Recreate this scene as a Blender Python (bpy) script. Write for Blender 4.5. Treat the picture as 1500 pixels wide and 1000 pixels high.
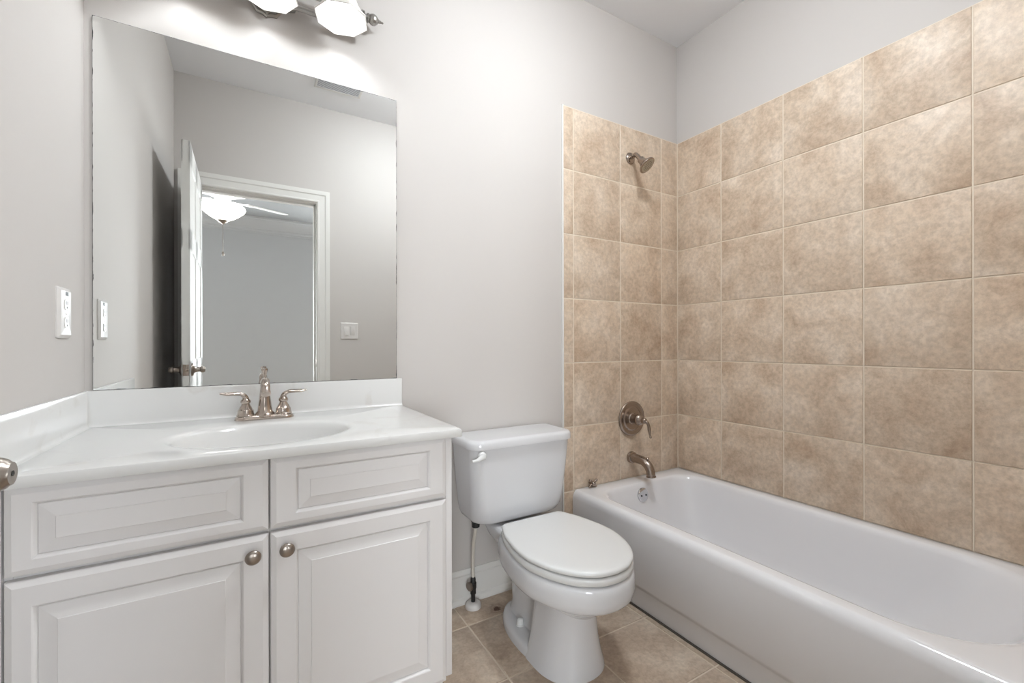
import bpy, bmesh, math, random
from mathutils import Vector, Matrix
random.seed(4)
PI = math.pi
for o in list(bpy.data.objects): bpy.data.objects.remove(o)
S = bpy.context.scene
COL = S.collection

# ------------------------------------------------------------------ camera
CAMZ = 1.078
FPX, YAW, ROLL, CY = 646.59, 0.53553, -0.001893, 504.55
F = Vector((math.sin(YAW), math.cos(YAW), 0)); R = Vector((math.cos(YAW), -math.sin(YAW), 0)); U = Vector((0, 0, 1))
R2 = R*math.cos(ROLL) + U*math.sin(ROLL); U2 = -R*math.sin(ROLL) + U*math.cos(ROLL)
cd = bpy.data.cameras.new('camera'); cam = bpy.data.objects.new('camera', cd); COL.objects.link(cam)
cd.sensor_width = 36; cd.lens = FPX*36/1500; cd.shift_y = (CY-500)/1500; cd.clip_start = .01
m3 = Matrix((R2, U2, -F)).transposed()
cam.matrix_world = Matrix.Translation((0, 0, CAMZ)) @ m3.to_4x4()
S.camera = cam

# ------------------------------------------------------------------ world, exposure
S.view_settings.view_transform = 'Standard'; S.view_settings.look = 'None'
S.view_settings.gamma = 1; S.view_settings.use_curve_mapping = False
S.view_settings.exposure = 0.09
BULB, SHADE_E, FAN_E, WIN_FILL, CEIL_FILL = 60.0, 0.05, 6.0, 19.5, 79.0
w = bpy.data.worlds.new('world'); S.world = w; w.use_nodes = True
w.node_tree.nodes['Background'].inputs[0].default_value = (1, 1, 1, 1)
w.node_tree.nodes['Background'].inputs[1].default_value = .0
CEIL = 2.785
CEIL_FILL_XY = (0.98, 0.78)

# ------------------------------------------------------------------ materials
def lin(c):
    if isinstance(c, str): c = [int(c[i:i+2], 16)/255 for i in (0, 2, 4)]
    return tuple((x/12.92 if x <= .04045 else ((x+.055)/1.055)**2.4) for x in c)
def nd(nt, t, **k):
    n = nt.nodes.new(t)
    for a, b in k.items(): setattr(n, a, b)
    return n
def mat(name, col, rough=.5, metal=0, var=.03, vscale=8, bump=0, bscale=200, coat=0, spec=.5, aniso=0):
    m = bpy.data.materials.new(name); m.use_nodes = True; nt = m.node_tree; b = nt.nodes['Principled BSDF']
    c = lin(col)
    tc = nd(nt, 'ShaderNodeTexCoord'); no = nd(nt, 'ShaderNodeTexNoise'); no.inputs['Scale'].default_value = vscale; no.inputs['Detail'].default_value = 4
    nt.links.new(tc.outputs['Object'], no.inputs['Vector'])
    mx = nd(nt, 'ShaderNodeMix', data_type='RGBA')
    mx.inputs['A'].default_value = (*[x*(1-var) for x in c], 1); mx.inputs['B'].default_value = (*[min(1, x*(1+var)) for x in c], 1)
    nt.links.new(no.outputs['Fac'], mx.inputs['Factor']); nt.links.new(mx.outputs['Result'], b.inputs['Base Color'])
    b.inputs['Roughness'].default_value = rough; b.inputs['Metallic'].default_value = metal
    b.inputs['Coat Weight'].default_value = coat; b.inputs['Specular IOR Level'].default_value = spec
    b.inputs['Anisotropic'].default_value = aniso
    if bump:
        n2 = nd(nt, 'ShaderNodeTexNoise'); n2.inputs['Scale'].default_value = bscale; n2.inputs['Detail'].default_value = 3
        nt.links.new(tc.outputs['Object'], n2.inputs['Vector'])
        bp = nd(nt, 'ShaderNodeBump'); bp.inputs['Strength'].default_value = bump; bp.inputs['Distance'].default_value = .002
        nt.links.new(n2.outputs['Fac'], bp.inputs['Height']); nt.links.new(bp.outputs['Normal'], b.inputs['Normal'])
    return m
def emat(name, col, strength, base=None):
    m = mat(name, base or col, .4, var=.01); b = m.node_tree.nodes['Principled BSDF']
    b.inputs['Emission Color'].default_value = (*lin(col), 1); b.inputs['Emission Strength'].default_value = strength
    return m
def ramp(nt, stops):
    r = nd(nt, 'ShaderNodeValToRGB'); e = r.color_ramp.elements
    while len(e) < len(stops): e.new(.5)
    for el, (p, c) in zip(e, stops): el.position = p; el.color = (*lin(c), 1)
    return r
def tile_mat(name, dark, mid, light, rough=.45, stain=None, sat=1):
    m = bpy.data.materials.new(name); m.use_nodes = True; nt = m.node_tree; b = nt.nodes['Principled BSDF']; L = nt.links.new
    tc = nd(nt, 'ShaderNodeTexCoord'); geo = nd(nt, 'ShaderNodeNewGeometry')
    # every tile shifts the pattern by its own amount
    off = nd(nt, 'ShaderNodeVectorMath', operation='MULTIPLY_ADD')
    L(geo.outputs['Random Per Island'], off.inputs[0]); off.inputs[1].default_value = (37, 51, 29); L(tc.outputs['Object'], off.inputs[2])
    n1 = nd(nt, 'ShaderNodeTexNoise'); n1.inputs['Scale'].default_value = 7; n1.inputs['Detail'].default_value = 7; n1.inputs['Roughness'].default_value = .62; n1.inputs['Distortion'].default_value = .5
    n2 = nd(nt, 'ShaderNodeTexNoise'); n2.inputs['Scale'].default_value = 55; n2.inputs['Detail'].default_value = 5; n2.inputs['Roughness'].default_value = .7
    L(off.outputs[0], n1.inputs['Vector']); L(off.outputs[0], n2.inputs['Vector'])
    r1 = ramp(nt, [(.30, dark), (.5, mid), (.70, light)]); L(n1.outputs['Fac'], r1.inputs['Fac'])
    r2 = ramp(nt, [(.35, 'c8c4c0'), (.62, 'ffffff')]); L(n2.outputs['Fac'], r2.inputs['Fac'])
    mx = nd(nt, 'ShaderNodeMix', data_type='RGBA', blend_type='MULTIPLY'); mx.inputs['Factor'].default_value = .55
    L(r1.outputs['Color'], mx.inputs['A']); L(r2.outputs['Color'], mx.inputs['B'])
    hs = nd(nt, 'ShaderNodeHueSaturation'); mr = nd(nt, 'ShaderNodeMapRange'); mr.inputs['To Min'].default_value = .96; mr.inputs['To Max'].default_value = 1.04
    L(geo.outputs['Random Per Island'], mr.inputs['Value']); L(mr.outputs[0], hs.inputs['Value']); L(mx.outputs['Result'], hs.inputs['Color'])
    hs.inputs['Saturation'].default_value = sat
    out = hs.outputs['Color']
    if stain:
        ds = nd(nt, 'ShaderNodeVectorMath', operation='DISTANCE'); ds.inputs[1].default_value = stain
        L(geo.outputs['Position'], ds.inputs[0])
        n3 = nd(nt, 'ShaderNodeTexNoise'); n3.inputs['Scale'].default_value = 60; n3.inputs['Detail'].default_value = 4
        L(tc.outputs['Object'], n3.inputs['Vector'])
        ma = nd(nt, 'ShaderNodeMath', operation='MULTIPLY_ADD'); L(n3.outputs['Fac'], ma.inputs[0]); ma.inputs[1].default_value = .03; L(ds.outputs['Value'], ma.inputs[2])
        rs = ramp(nt, [(.0, 'ffffff'), (.026, 'ffffff'), (.034, '303030'), (.041, 'a0a0a0'), (.052, '000000')]); L(ma.outputs[0], rs.inputs['Fac'])
        ms = nd(nt, 'ShaderNodeMix', data_type='RGBA'); L(rs.outputs['Color'], ms.inputs['Factor']); L(out, ms.inputs['A']); ms.inputs['B'].default_value = (*lin('4a2c1c'), 1)
        out = ms.outputs['Result']
    L(out, b.inputs['Base Color'])
    b.inputs['Roughness'].default_value = rough
    bp = nd(nt, 'ShaderNodeBump'); bp.inputs['Strength'].default_value = .12; bp.inputs['Distance'].default_value = .002
    L(n2.outputs['Fac'], bp.inputs['Height']); L(bp.outputs['Normal'], b.inputs['Normal'])
    return m
def marble_mat():
    m = mat('cultured marble', 'dbdad8', .12, var=.012, vscale=5); nt = m.node_tree; b = nt.nodes['Principled BSDF']; L = nt.links.new
    tc = nd(nt, 'ShaderNodeTexCoord'); n = nd(nt, 'ShaderNodeTexNoise'); n.inputs['Scale'].default_value = 6; n.inputs['Detail'].default_value = 8; n.inputs['Distortion'].default_value = 1.2
    L(tc.outputs['Object'], n.inputs['Vector'])
    r = ramp(nt, [(.0, 'ffffff'), (.60, 'ffffff'), (.68, 'f7f5f3'), (.76, 'ffffff')]); L(n.outputs['Fac'], r.inputs['Fac'])
    mx = nd(nt, 'ShaderNodeMix', data_type='RGBA', blend_type='MULTIPLY'); mx.inputs['Factor'].default_value = 1
    src = b.inputs['Base Color'].links[0].from_socket
    L(src, mx.inputs['A']); L(r.outputs['Color'], mx.inputs['B']); L(mx.outputs['Result'], b.inputs['Base Color'])
    return m
def glass_shade_mat(name, e):
    m = bpy.data.materials.new(name); m.use_nodes = True; nt = m.node_tree; L = nt.links.new
    b = nt.nodes['Principled BSDF']; b.inputs['Roughness'].default_value = .35
    tc = nd(nt, 'ShaderNodeTexCoord'); n = nd(nt, 'ShaderNodeTexNoise'); n.inputs['Scale'].default_value = 30
    L(tc.outputs['Object'], n.inputs['Vector']); r = ramp(nt, [(0, 'dcd8d3'), (1, 'e8e5e1')]); L(n.outputs['Fac'], r.inputs['Fac'])
    L(r.outputs['Color'], b.inputs['Base Color'])
    t = nd(nt, 'ShaderNodeBsdfTranslucent'); L(r.outputs['Color'], t.inputs['Color'])
    mx = nd(nt, 'ShaderNodeMixShader'); mx.inputs[0].default_value = .10
    L(b.outputs[0], mx.inputs[1]); L(t.outputs[0], mx.inputs[2]); L(mx.outputs[0], nt.nodes['Material Output'].inputs['Surface'])
    b.inputs['Emission Color'].default_value = (*lin('fff6ea'), 1); b.inputs['Emission Strength'].default_value = e
    return m
def mirror_mat():
    m = bpy.data.materials.new('mirror silvering'); m.use_nodes = True; nt = m.node_tree; b = nt.nodes['Principled BSDF']; L = nt.links.new
    b.inputs['Metallic'].default_value = 1; b.inputs['Roughness'].default_value = .0
    # desilvered specks along the edges of the glass (object space: x 0..1, z 0..1 over the sheet)
    tc = nd(nt, 'ShaderNodeTexCoord'); sp = nd(nt, 'ShaderNodeSeparateXYZ'); L(tc.outputs['Object'], sp.inputs[0])
    def edge(sock, size):
        a = nd(nt, 'ShaderNodeMath', operation='SUBTRACT'); a.inputs[0].default_value = size; L(sock, a.inputs[1])
        mn = nd(nt, 'ShaderNodeMath', operation='MINIMUM'); L(sock, mn.inputs[0]); L(a.outputs[0], mn.inputs[1]); return mn.outputs[0]
    mn = nd(nt, 'ShaderNodeMath', operation='MINIMUM'); L(edge(sp.outputs[0], MIRW), mn.inputs[0]); L(edge(sp.outputs[2], MIRH), mn.inputs[1])
    n = nd(nt, 'ShaderNodeTexNoise'); n.inputs['Scale'].default_value = 26; n.inputs['Detail'].default_value = 5; L(tc.outputs['Object'], n.inputs['Vector'])
    th = nd(nt, 'ShaderNodeMapRange'); th.inputs['From Min'].default_value = .5; th.inputs['From Max'].default_value = .75; th.inputs['To Min'].default_value = .0006; th.inputs['To Max'].default_value = .0034
    L(n.outputs['Fac'], th.inputs['Value'])
    lt = nd(nt, 'ShaderNodeMath', operation='LESS_THAN'); L(mn.outputs[0], lt.inputs[0]); L(th.outputs[0], lt.inputs[1])
    mx = nd(nt, 'ShaderNodeMix', data_type='RGBA'); L(lt.outputs[0], mx.inputs['Factor'])
    mx.inputs['A'].default_value = (.90, .915, .905, 1); mx.inputs['B'].default_value = (.035, .035, .035, 1)
    L(mx.outputs['Result'], b.inputs['Base Color'])
    sb = nd(nt, 'ShaderNodeMath', operation='SUBTRACT'); sb.inputs[0].default_value = 1; L(lt.outputs[0], sb.inputs[1]); L(sb.outputs[0], b.inputs['Metallic'])
    ml = nd(nt, 'ShaderNodeMath', operation='MULTIPLY'); L(lt.outputs[0], ml.inputs[0]); ml.inputs[1].default_value = .6; L(ml.outputs[0], b.inputs['Roughness'])
    return m
STAIN = (.866, 1.584, 0)
MIRX0, MIRX1, MIRZ0, MIRZ1 = -.3865, .4875, .9495, 2.0215
MIRW, MIRH = MIRX1-MIRX0, MIRZ1-MIRZ0
M = dict(
    wall=mat('warm white wall paint', 'c8c3bf', .75, var=.008, vscale=3, bump=.06, bscale=350),
    ceil=mat('flat white ceiling paint', 'eeeef0', .9, var=.01, vscale=3, bump=.08, bscale=250),
    trim=mat('white semigloss trim', 'e2e0dc', .35, var=.008),
    door=mat('white door paint', 'e0dfdc', .5, var=.006),
    cab=mat('off white cabinet thermofoil', 'dedbda', .38, var=.01, vscale=4),
    cabdark=mat('cabinet interior shadow gap', 'b9b3ad', .7, var=.02),
    porc=mat('white glazed vitreous china', 'd6d6d8', .07, var=.005, coat=.3),
    tub=mat('white enamel', 'e8e7e9', .12, var=.006, coat=.3),
    seat=mat('white seat plastic', 'dcdcdb', .22, var=.004),
    marble=marble_mat(),
    nickel=mat('polished brushed nickel', 'b9aea5', .17, 1, var=.04, vscale=30),
    satin=mat('satin nickel', 'a39a92', .28, 1, var=.05, vscale=25),
    bronze=mat('aged brushed nickel', 'a3968c', .25, 1, var=.08, vscale=30),
    pewter=mat('pewter nickel fixture', 'a9a7a3', .3, 1, var=.1, vscale=40),
    chrome=mat('chrome', 'd5d5d7', .06, 1, var=.01),
    tile=tile_mat('beige stone look wall tile', 'c0a78f', 'd7c3ad', 'e7d7c5'),
    ftile=tile_mat('tan stone look floor tile', 'ab9784', 'bfac99', 'd2c3b1', .4, stain=STAIN),
    grout=mat('sand grout', 'e3d7c6', .9, var=.04, vscale=40, bump=.2),
    fgrout=mat('floor grout', 'd2c4b3', .9, var=.08, vscale=40, bump=.2),
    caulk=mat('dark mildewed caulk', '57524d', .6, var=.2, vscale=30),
    plate=mat('white plastic plate', 'd8d4d1', .3, var=.004),
    black=mat('black plastic', '1e1e1f', .45, var=.1),
    dark=mat('dark slot', '171615', .6, var=.1),
    grey=mat('grey sticker', '6c6c6e', .5, var=.2, vscale=300),
    hose=mat('ivory supply hose', 'd6d0c6', .45, var=.03),
    bedwall=mat('grey bedroom wall paint', 'c0c0c0', .85, var=.01, bump=.05, bscale=300),
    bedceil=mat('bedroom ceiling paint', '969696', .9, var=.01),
    carpet=mat('beige carpet', 'a09284', 1, var=.15, vscale=200, bump=.4),
    bulb=emat('lit frosted bulb', 'f3faff', BULB, 'ffffff'),
    shade=glass_shade_mat('frosted glass shade', SHADE_E),
    fanbowl=emat('lit white fan bowl', 'fffaf4', FAN_E, 'ffffff'),
    fanwhite=mat('white fan blade', 'f0efee', .4, var=.01),
    fillbowl=emat('ceiling fill glow', 'f3faff', CEIL_FILL, 'ffffff'),  # glow of the fill light added to the ceiling
    pane=emat('bedroom fill glow', 'f3faff', WIN_FILL, 'ffffff'),  # glow of the added bedroom windows, brightens the bathroom through the doorway
    mirror=mirror_mat(), edge=mat('blackened mirror edge', '50504e', .4, var=.4, vscale=60),
)

# ------------------------------------------------------------------ builders
def newobj(name, bm, m, parent=None, smooth=35, loc=None):
    bmesh.ops.recalc_face_normals(bm, faces=bm.faces)
    me = bpy.data.meshes.new(name); bm.to_mesh(me); bm.free()
    ms = m if isinstance(m, (list, tuple)) else [m]
    for k in ms: me.materials.append(k)
    o = bpy.data.objects.new(name, me); COL.objects.link(o)
    if smooth:
        for p in me.polygons: p.use_smooth = True
        me.set_sharp_from_angle(angle=math.radians(smooth))
    if parent: o.parent = parent
    if loc: o.location = loc
    return o
def root(name, loc, label, cat, group=None, kind=None):
    o = bpy.data.objects.new(name, None); o.location = loc; o.empty_display_size = .05; COL.objects.link(o)
    tag(o, label, cat, group, kind); return o
def tag(o, label=None, cat=None, group=None, kind=None):
    if label: o['label'] = label
    if cat: o['category'] = cat
    if group: o['group'] = group
    if kind: o['kind'] = kind
    return o
def part(name, bm, m, parent, smooth=35, label=None):
    """mesh built in world coordinates, parented to an Empty or mesh without moving"""
    p = Vector((0, 0, 0)); q = parent
    while q: p += q.location; q = q.parent
    bmesh.ops.translate(bm, verts=bm.verts, vec=-p)
    o = newobj(name, bm, m, parent, smooth)
    if label: o['label'] = label
    return o
def struct(name, bm, m, label, cat, smooth=35):
    o = newobj(name, bm, m, None, smooth); return tag(o, label, cat, kind='structure')
B = bmesh.new
def box(bm, x0, y0, z0, x1, y1, z1, bev=0, seg=2, mi=0):
    r = bmesh.ops.create_cube(bm, size=1); vs = r['verts']
    for v in vs: v.co = Vector(((x0+x1)/2+v.co.x*(x1-x0), (y0+y1)/2+v.co.y*(y1-y0), (z0+z1)/2+v.co.z*(z1-z0)))
    fs = set(f for v in vs for f in v.link_faces)
    for f in fs: f.material_index = mi
    if bev:
        es = list(set(e for v in vs for e in v.link_edges))
        bmesh.ops.bevel(bm, geom=es, offset=bev, segments=seg, affect='EDGES', profile=.5)
    return bm
def loft(bm, rings, cap0=True, cap1=True, closed=True, mi=0):
    vr = [[bm.verts.new(p) for p in r] for r in rings]
    n = len(rings[0])
    for a, b in zip(vr[:-1], vr[1:]):
        for i in range(n if closed else n-1):
            j = (i+1) % n
            f = bm.faces.new((a[i], a[j], b[j], b[i])); f.material_index = mi
    if cap0: bm.faces.new(list(reversed(vr[0]))).material_index = mi
    if cap1: bm.faces.new(vr[-1]).material_index = mi
    return vr
def frame(d):
    d = Vector(d).normalized(); a = Vector((0, 0, 1)) if abs(d.z) < .9 else Vector((1, 0, 0))
    u = d.cross(a).normalized(); return d, u, d.cross(u).normalized()
def lathe(bm, base, axis, prof, n=32, mi=0):
    """prof: (distance along axis, radius)"""
    d, u, v = frame(axis); base = Vector(base)
    rings = []
    for t, r in prof:
        r = max(r, 1e-5)
        rings.append([base+d*t+u*(r*math.cos(2*PI*i/n))+v*(r*math.sin(2*PI*i/n)) for i in range(n)])
    loft(bm, rings, mi=mi); return bm
def spline(pts, n=8):
    pts = [Vector(p) for p in pts]; P = [pts[0]*2-pts[1]]+pts+[pts[-1]*2-pts[-2]]; out = []
    for i in range(1, len(P)-2):
        for k in range(n):
            t = k/n; a, b, c, d = P[i-1], P[i], P[i+1], P[i+2]
            out.append(.5*((2*b)+(c-a)*t+(2*a-5*b+4*c-d)*t*t+(3*b-a-3*c+d)*t**3))
    out.append(pts[-1]); return out
def tube(bm, path, rad, n=20, flat=None, sub=8, mi=0):
    """smooth tube through control points; rad: number or one radius per control point; flat: (u,v) scale pairs per control point"""
    N = len(path)
    if not isinstance(rad, (list, tuple)): rad = [rad]*N
    P = spline(path, sub) if N > 2 else [Vector(p) for p in path]
    rr = []; ff = []
    for i in range(len(P)):
        t = i/(len(P)-1)*(N-1); k = min(int(t), N-2); q = t-k
        rr.append(rad[k]*(1-q)+rad[k+1]*q)
        ff.append((1, 1) if not flat else tuple(flat[k][j]*(1-q)+flat[k+1][j]*q for j in (0, 1)))
    rings = []; d0 = (P[1]-P[0]).normalized(); _, u, v = frame(d0)
    for i, p in enumerate(P):
        d = (P[min(i+1, len(P)-1)]-P[max(i-1, 0)]).normalized()
        u = (u-d*u.dot(d)).normalized(); v = d.cross(u)
        rings.append([p+u*(rr[i]*ff[i][0]*math.cos(2*PI*k/n))+v*(rr[i]*ff[i][1]*math.sin(2*PI*k/n)) for k in range(n)])
    loft(bm, rings, mi=mi); return bm
def rrect(x0, x1, y0, y1, z, r, n=8):
    """rounded rectangle; r: one radius or four (x1y1, x0y1, x0y0, x1y0)"""
    if not isinstance(r, (list, tuple)): r = [r]*4
    out = []
    for (cx, cy, a0, q) in ((x1-r[0], y1-r[0], 0, r[0]), (x0+r[1], y1-r[1], 90, r[1]), (x0+r[2], y0+r[2], 180, r[2]), (x1-r[3], y0+r[3], 270, r[3])):
        for k in range(n+1):
            a = math.radians(a0+90*k/n); out.append(Vector((cx+q*math.cos(a), cy+q*math.sin(a), z)))
    return out
def sphere(bm, c, r, sc=(1, 1, 1), seg=20, mi=0):
    q = bmesh.ops.create_uvsphere(bm, u_segments=seg, v_segments=seg//2, radius=r)
    for v in q['verts']: v.co = Vector((c[0]+v.co.x*sc[0], c[1]+v.co.y*sc[1], c[2]+v.co.z*sc[2]))
    for f in set(f for v in q['verts'] for f in v.link_faces): f.material_index = mi
def xform(bm, mtx): bmesh.ops.transform(bm, verts=bm.verts, matrix=mtx)

# ------------------------------------------------------------------ room shell
XL, XR, YB, YF = -.405, 2.115, 1.70, -.04
TX, TY = 2.108, 1.692                     # tile faces
DX0, DX1, DZ = -.2965, .408, 2.09         # doorway
b = B(); box(b, XL-.12, YF-.12, -.1, XR+.12, YB+.12, -.002)
floor = struct('floor', b, M['fgrout'], 'tan square tiled bathroom floor with sand grout', 'floor', 0)
def tiles_flat(bm, us, vs, make, gap=.0045, bev=.0035, th=.008):
    """bevelled tiles between joint lines us, vs; make(u, v, h) gives the point"""
    for a, c in zip(us[:-1], us[1:]):
        for d, e in zip(vs[:-1], vs[1:]):
            if c-a < .012 or e-d < .012: continue
            g = gap/2
            def ring(i, h): return [make(a+g+i, d+g+i, h), make(c-g-i, d+g+i, h), make(c-g-i, e-g-i, h), make(a+g+i, e-g-i, h)]
            loft(bm, [ring(0, 0), ring(0, th-bev*.7), ring(bev*.35, th-bev*.2), ring(bev, th)], cap0=False)
fx = [XL]+[.7176+.309*k for k in range(-3, 5)]+[XR]; fy = [YF-.12]+[1.5429-.309*k for k in range(5, -1, -1)]+[YB]
b = B(); tiles_flat(b, fx, fy, lambda u, v, h: Vector((u, v, h-.006)), gap=.0055, bev=.003, th=.0065)
part('tile_paving', b, M['ftile'], floor, 30)
b = B(); box(b, XL-.12, YF, CEIL, XR+.12, YB+.12, CEIL+.1)
struct('ceiling', b, M['ceil'], 'flat white bathroom ceiling', 'ceiling', 0)
b = B(); box(b, XL-.12, YB, 0, XR+.12, YB+.12, CEIL)
wb = struct('wall_back', b, M['wall'], 'warm white back wall behind vanity, toilet and tub faucet', 'wall', 0)
b = B(); box(b, XL-.12, YF, 0, XL, YB, CEIL)
struct('wall_left', b, M['wall'], 'warm white wall left of the vanity', 'wall', 0)
b = B(); box(b, XR, YF, 0, XR+.12, YB, CEIL)
wr = struct('wall_right', b, M['wall'], 'warm white wall above the long side of the tub', 'wall', 0)
b = B(); box(b, XL-.12, YF-.12, 0, DX0-.02, YF, CEIL); box(b, DX1+.02, YF-.12, 0, XR+.12, YF, CEIL); box(b, DX0-.02, YF-.12, DZ+.02, DX1+.02, YF, CEIL)
struct('wall_front', b, M['wall'], 'warm white wall around the doorway, seen in the mirror', 'wall', 0)
b = B(); box(b, 1.33, YF, 0, XR, .168, CEIL)
we = struct('wall_alcove', b, M['wall'], 'stub wall closing the near end of the tub alcove', 'wall', 0)
rows = [.0565, .3675, .6785, .9895, 1.3005, 1.6115, 1.9225, 2.2267]
bcol = [1.3532, 1.6634, 1.9737, TX]
b = B()
box(b, 1.292, YB-.006, 0, XR-.001, YB+.001, 2.2267, mi=1)
mk = lambda u, v, h: Vector((u, YB-h, v))
tiles_flat(b, bcol, [.372]+rows[2:], mk); tiles_flat(b, [1.292, 1.3532], [0.02]+rows, mk)
part('tile_panel', b, [M['tile'], M['grout']], wb, 30)
b = B(); box(b, 1.2855, YB-.010, .0, 1.2925, YB+.001, 2.229, .0015)
part('edge_trim', b, M['trim'], wb, label='white strip along the tile edge')
b = B()
box(b, XR-.004, .168, .36, XR+.001, YB-.001, 2.2267, mi=1)
mk = lambda u, v, h: Vector((XR+.001-h, u, v))
tiles_flat(b, [.17, .179+.0005, .4898, .8006, 1.1093, 1.4202, TY], [.372]+rows[2:], mk)
part('tile_panel', b, [M['tile'], M['grout']], wr, 30)
b = B()
box(b, 1.345, .167, .36, XR-.001, .172, 2.2267, mi=1)
mk = lambda u, v, h: Vector((u, .167+h, v))
tiles_flat(b, [1.345]+bcol, [.372]+rows[2:], mk)
part('tile_panel', b, [M['tile'], M['grout']], we, 30)
# baseboard with shoe moulding behind the toilet
b = B()
prof = [(0, 0), (.026, 0), (.026, .008), (.020, .020), (.012, .026), (.012, .104), (.0105, .110), (.0125, .114), (.0125, .118), (.007, .128), (.005, .134), (0, .134)]
loft(b, [[Vector((x, YB-d, z)) for d, z in prof] for x in (.492, 1.2855)])
struct('baseboard_back', b, M['trim'], 'white moulded baseboard on the back wall behind the toilet', 'baseboard', 20)
# door frame with casing, seen in the mirror
def casing(bm, side):
    pr = [(0, 0), (0, .008), (.006, .012), (.012, .012), (.016, .009), (.05, .012), (.056, .017), (.075, .019), (.083, .019), (.085, 0)]
    y = lambda h: (YF+h) if side > 0 else (YF-.12-h)
    path = [(DX0-.005, 0, -1, 0), (DX0-.005, DZ+.005, -1, 1), (DX1+.005, DZ+.005, 1, 1), (DX1+.005, 0, 1, 0)]
    loft(bm, [[Vector((px+sx*d, y(h), pz+sz*d)) for d, h in pr] for px, pz, sx, sz in path])
tr = root('trim_1', (0, YF, 0), 'white moulded door frame around the bathroom doorway, seen in the mirror', 'door frame', kind='structure')
b = B(); casing(b, 1); casing(b, -1); part('casing', b, M['trim'], tr, 25)
b = B()
for x0, x1 in ((DX0-.02, DX0), (DX1, DX1+.02)): box(b, x0, YF-.12, 0, x1, YF, DZ)
box(b, DX0-.02, YF-.12, DZ, DX1+.02, YF, DZ+.02)
for x0, x1 in ((DX0, DX0+.012), (DX1-.012, DX1)): box(b, x0, YF-.085, 0, x1, YF-.040, DZ)
box(b, DX0, YF-.085, DZ-.012, DX1, YF-.040, DZ)
part('jamb', b, M['trim'], tr, 0)
b = B(); box(b, DX1-.0015, YF-.036, .92, DX1+.001, YF-.003, .985, .001)
part('strike_plate', b, M['satin'], tr)

# ------------------------------------------------------------------ bedroom beyond the doorway
BY, BC = -3.5, 2.78
FILL_WINS = ((-2.05, -.80), (1.05, 2.25)); WZ0, WZ1 = .55, 2.25      # two windows added as fill, hidden from the mirror by the door frame
b = B(); xs = [-2.6, -2.05, -.80, 1.05, 2.25, 2.6]
for x0, x1 in ((-2.6, -2.05), (-.80, 1.05), (2.25, 2.6)): box(b, x0, BY-.1, 0, x1, BY, BC)
for x0, x1 in FILL_WINS: box(b, x0, BY-.1, 0, x1, BY, WZ0); box(b, x0, BY-.1, WZ1, x1, BY, BC)
struct('wall_bedroom', b, M['bedwall'], 'grey bedroom wall far beyond the doorway, seen in the mirror', 'wall', 0)
b = B(); box(b, 2.5, BY, 0, 2.6, YF-.12, BC)
struct('wall_bedroom_right', b, M['bedwall'], 'grey bedroom side wall on the tub side', 'wall', 0)
b = B(); box(b, -2.7, BY, 0, -2.6, YF-.12, BC)
struct('wall_bedroom_left', b, M['bedwall'], 'grey bedroom side wall on the door hinge side', 'wall', 0)
for k, (x0, x1) in enumerate(FILL_WINS):
    wn = root('window_%d' % (k+1), ((x0+x1)/2, BY-.05, WZ0), 'added fill light framed in white, unseen, on the %s of the far wall' % ('hinge side', 'tub side')[k], 'window', kind='structure')
    b = B()
    for a, c in ((x0, x0+.05), (x1-.05, x1)): box(b, a, BY-.08, WZ0, c, BY-.02, WZ1)
    for a, c in ((WZ0, WZ0+.05), (WZ1-.05, WZ1), ((WZ0+WZ1)/2-.02, (WZ0+WZ1)/2+.02)): box(b, x0, BY-.08, a, x1, BY-.02, c)
    part('window_frame', b, M['trim'], wn, 0)
    b = B(); box(b, x0, BY-.075, WZ0, x1, BY-.070, WZ1); part('pane', b, M['pane'], wn, 0)
b = B(); box(b, -2.7, BY, -.1, 2.6, YF-.12, 0)
struct('floor_bedroom', b, M['carpet'], 'beige carpeted bedroom floor beyond the doorway', 'floor', 0)
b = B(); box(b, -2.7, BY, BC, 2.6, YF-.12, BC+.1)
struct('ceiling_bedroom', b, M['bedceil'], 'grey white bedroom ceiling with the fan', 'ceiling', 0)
b = B(); box(b, -2.6, YF-.13, 0, XL-.12, YF-.121, BC); box(b, XR+.12, YF-.13, 0, 2.5, YF-.121, BC)
struct('wall_bedroom_front', b, M['bedwall'], 'bedroom wall on both sides of the bathroom', 'wall', 0)
b = B()
pr = [(0, .19), (.012, .19), (.014, .17), (.03, .155), (.034, .135), (.05, .12), (.085, .075), (.11, .045), (.12, .03), (.14, .022), (.145, 0), (0, 0)]
loft(b, [[Vector((x, BY+d, BC-h)) for d, h in pr] for x in (-2.6, 2.5)])
struct('trim_2', b, M['bedwall'], 'crown moulding on the grey bedroom wall, seen in the mirror', 'crown moulding', 25)

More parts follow.
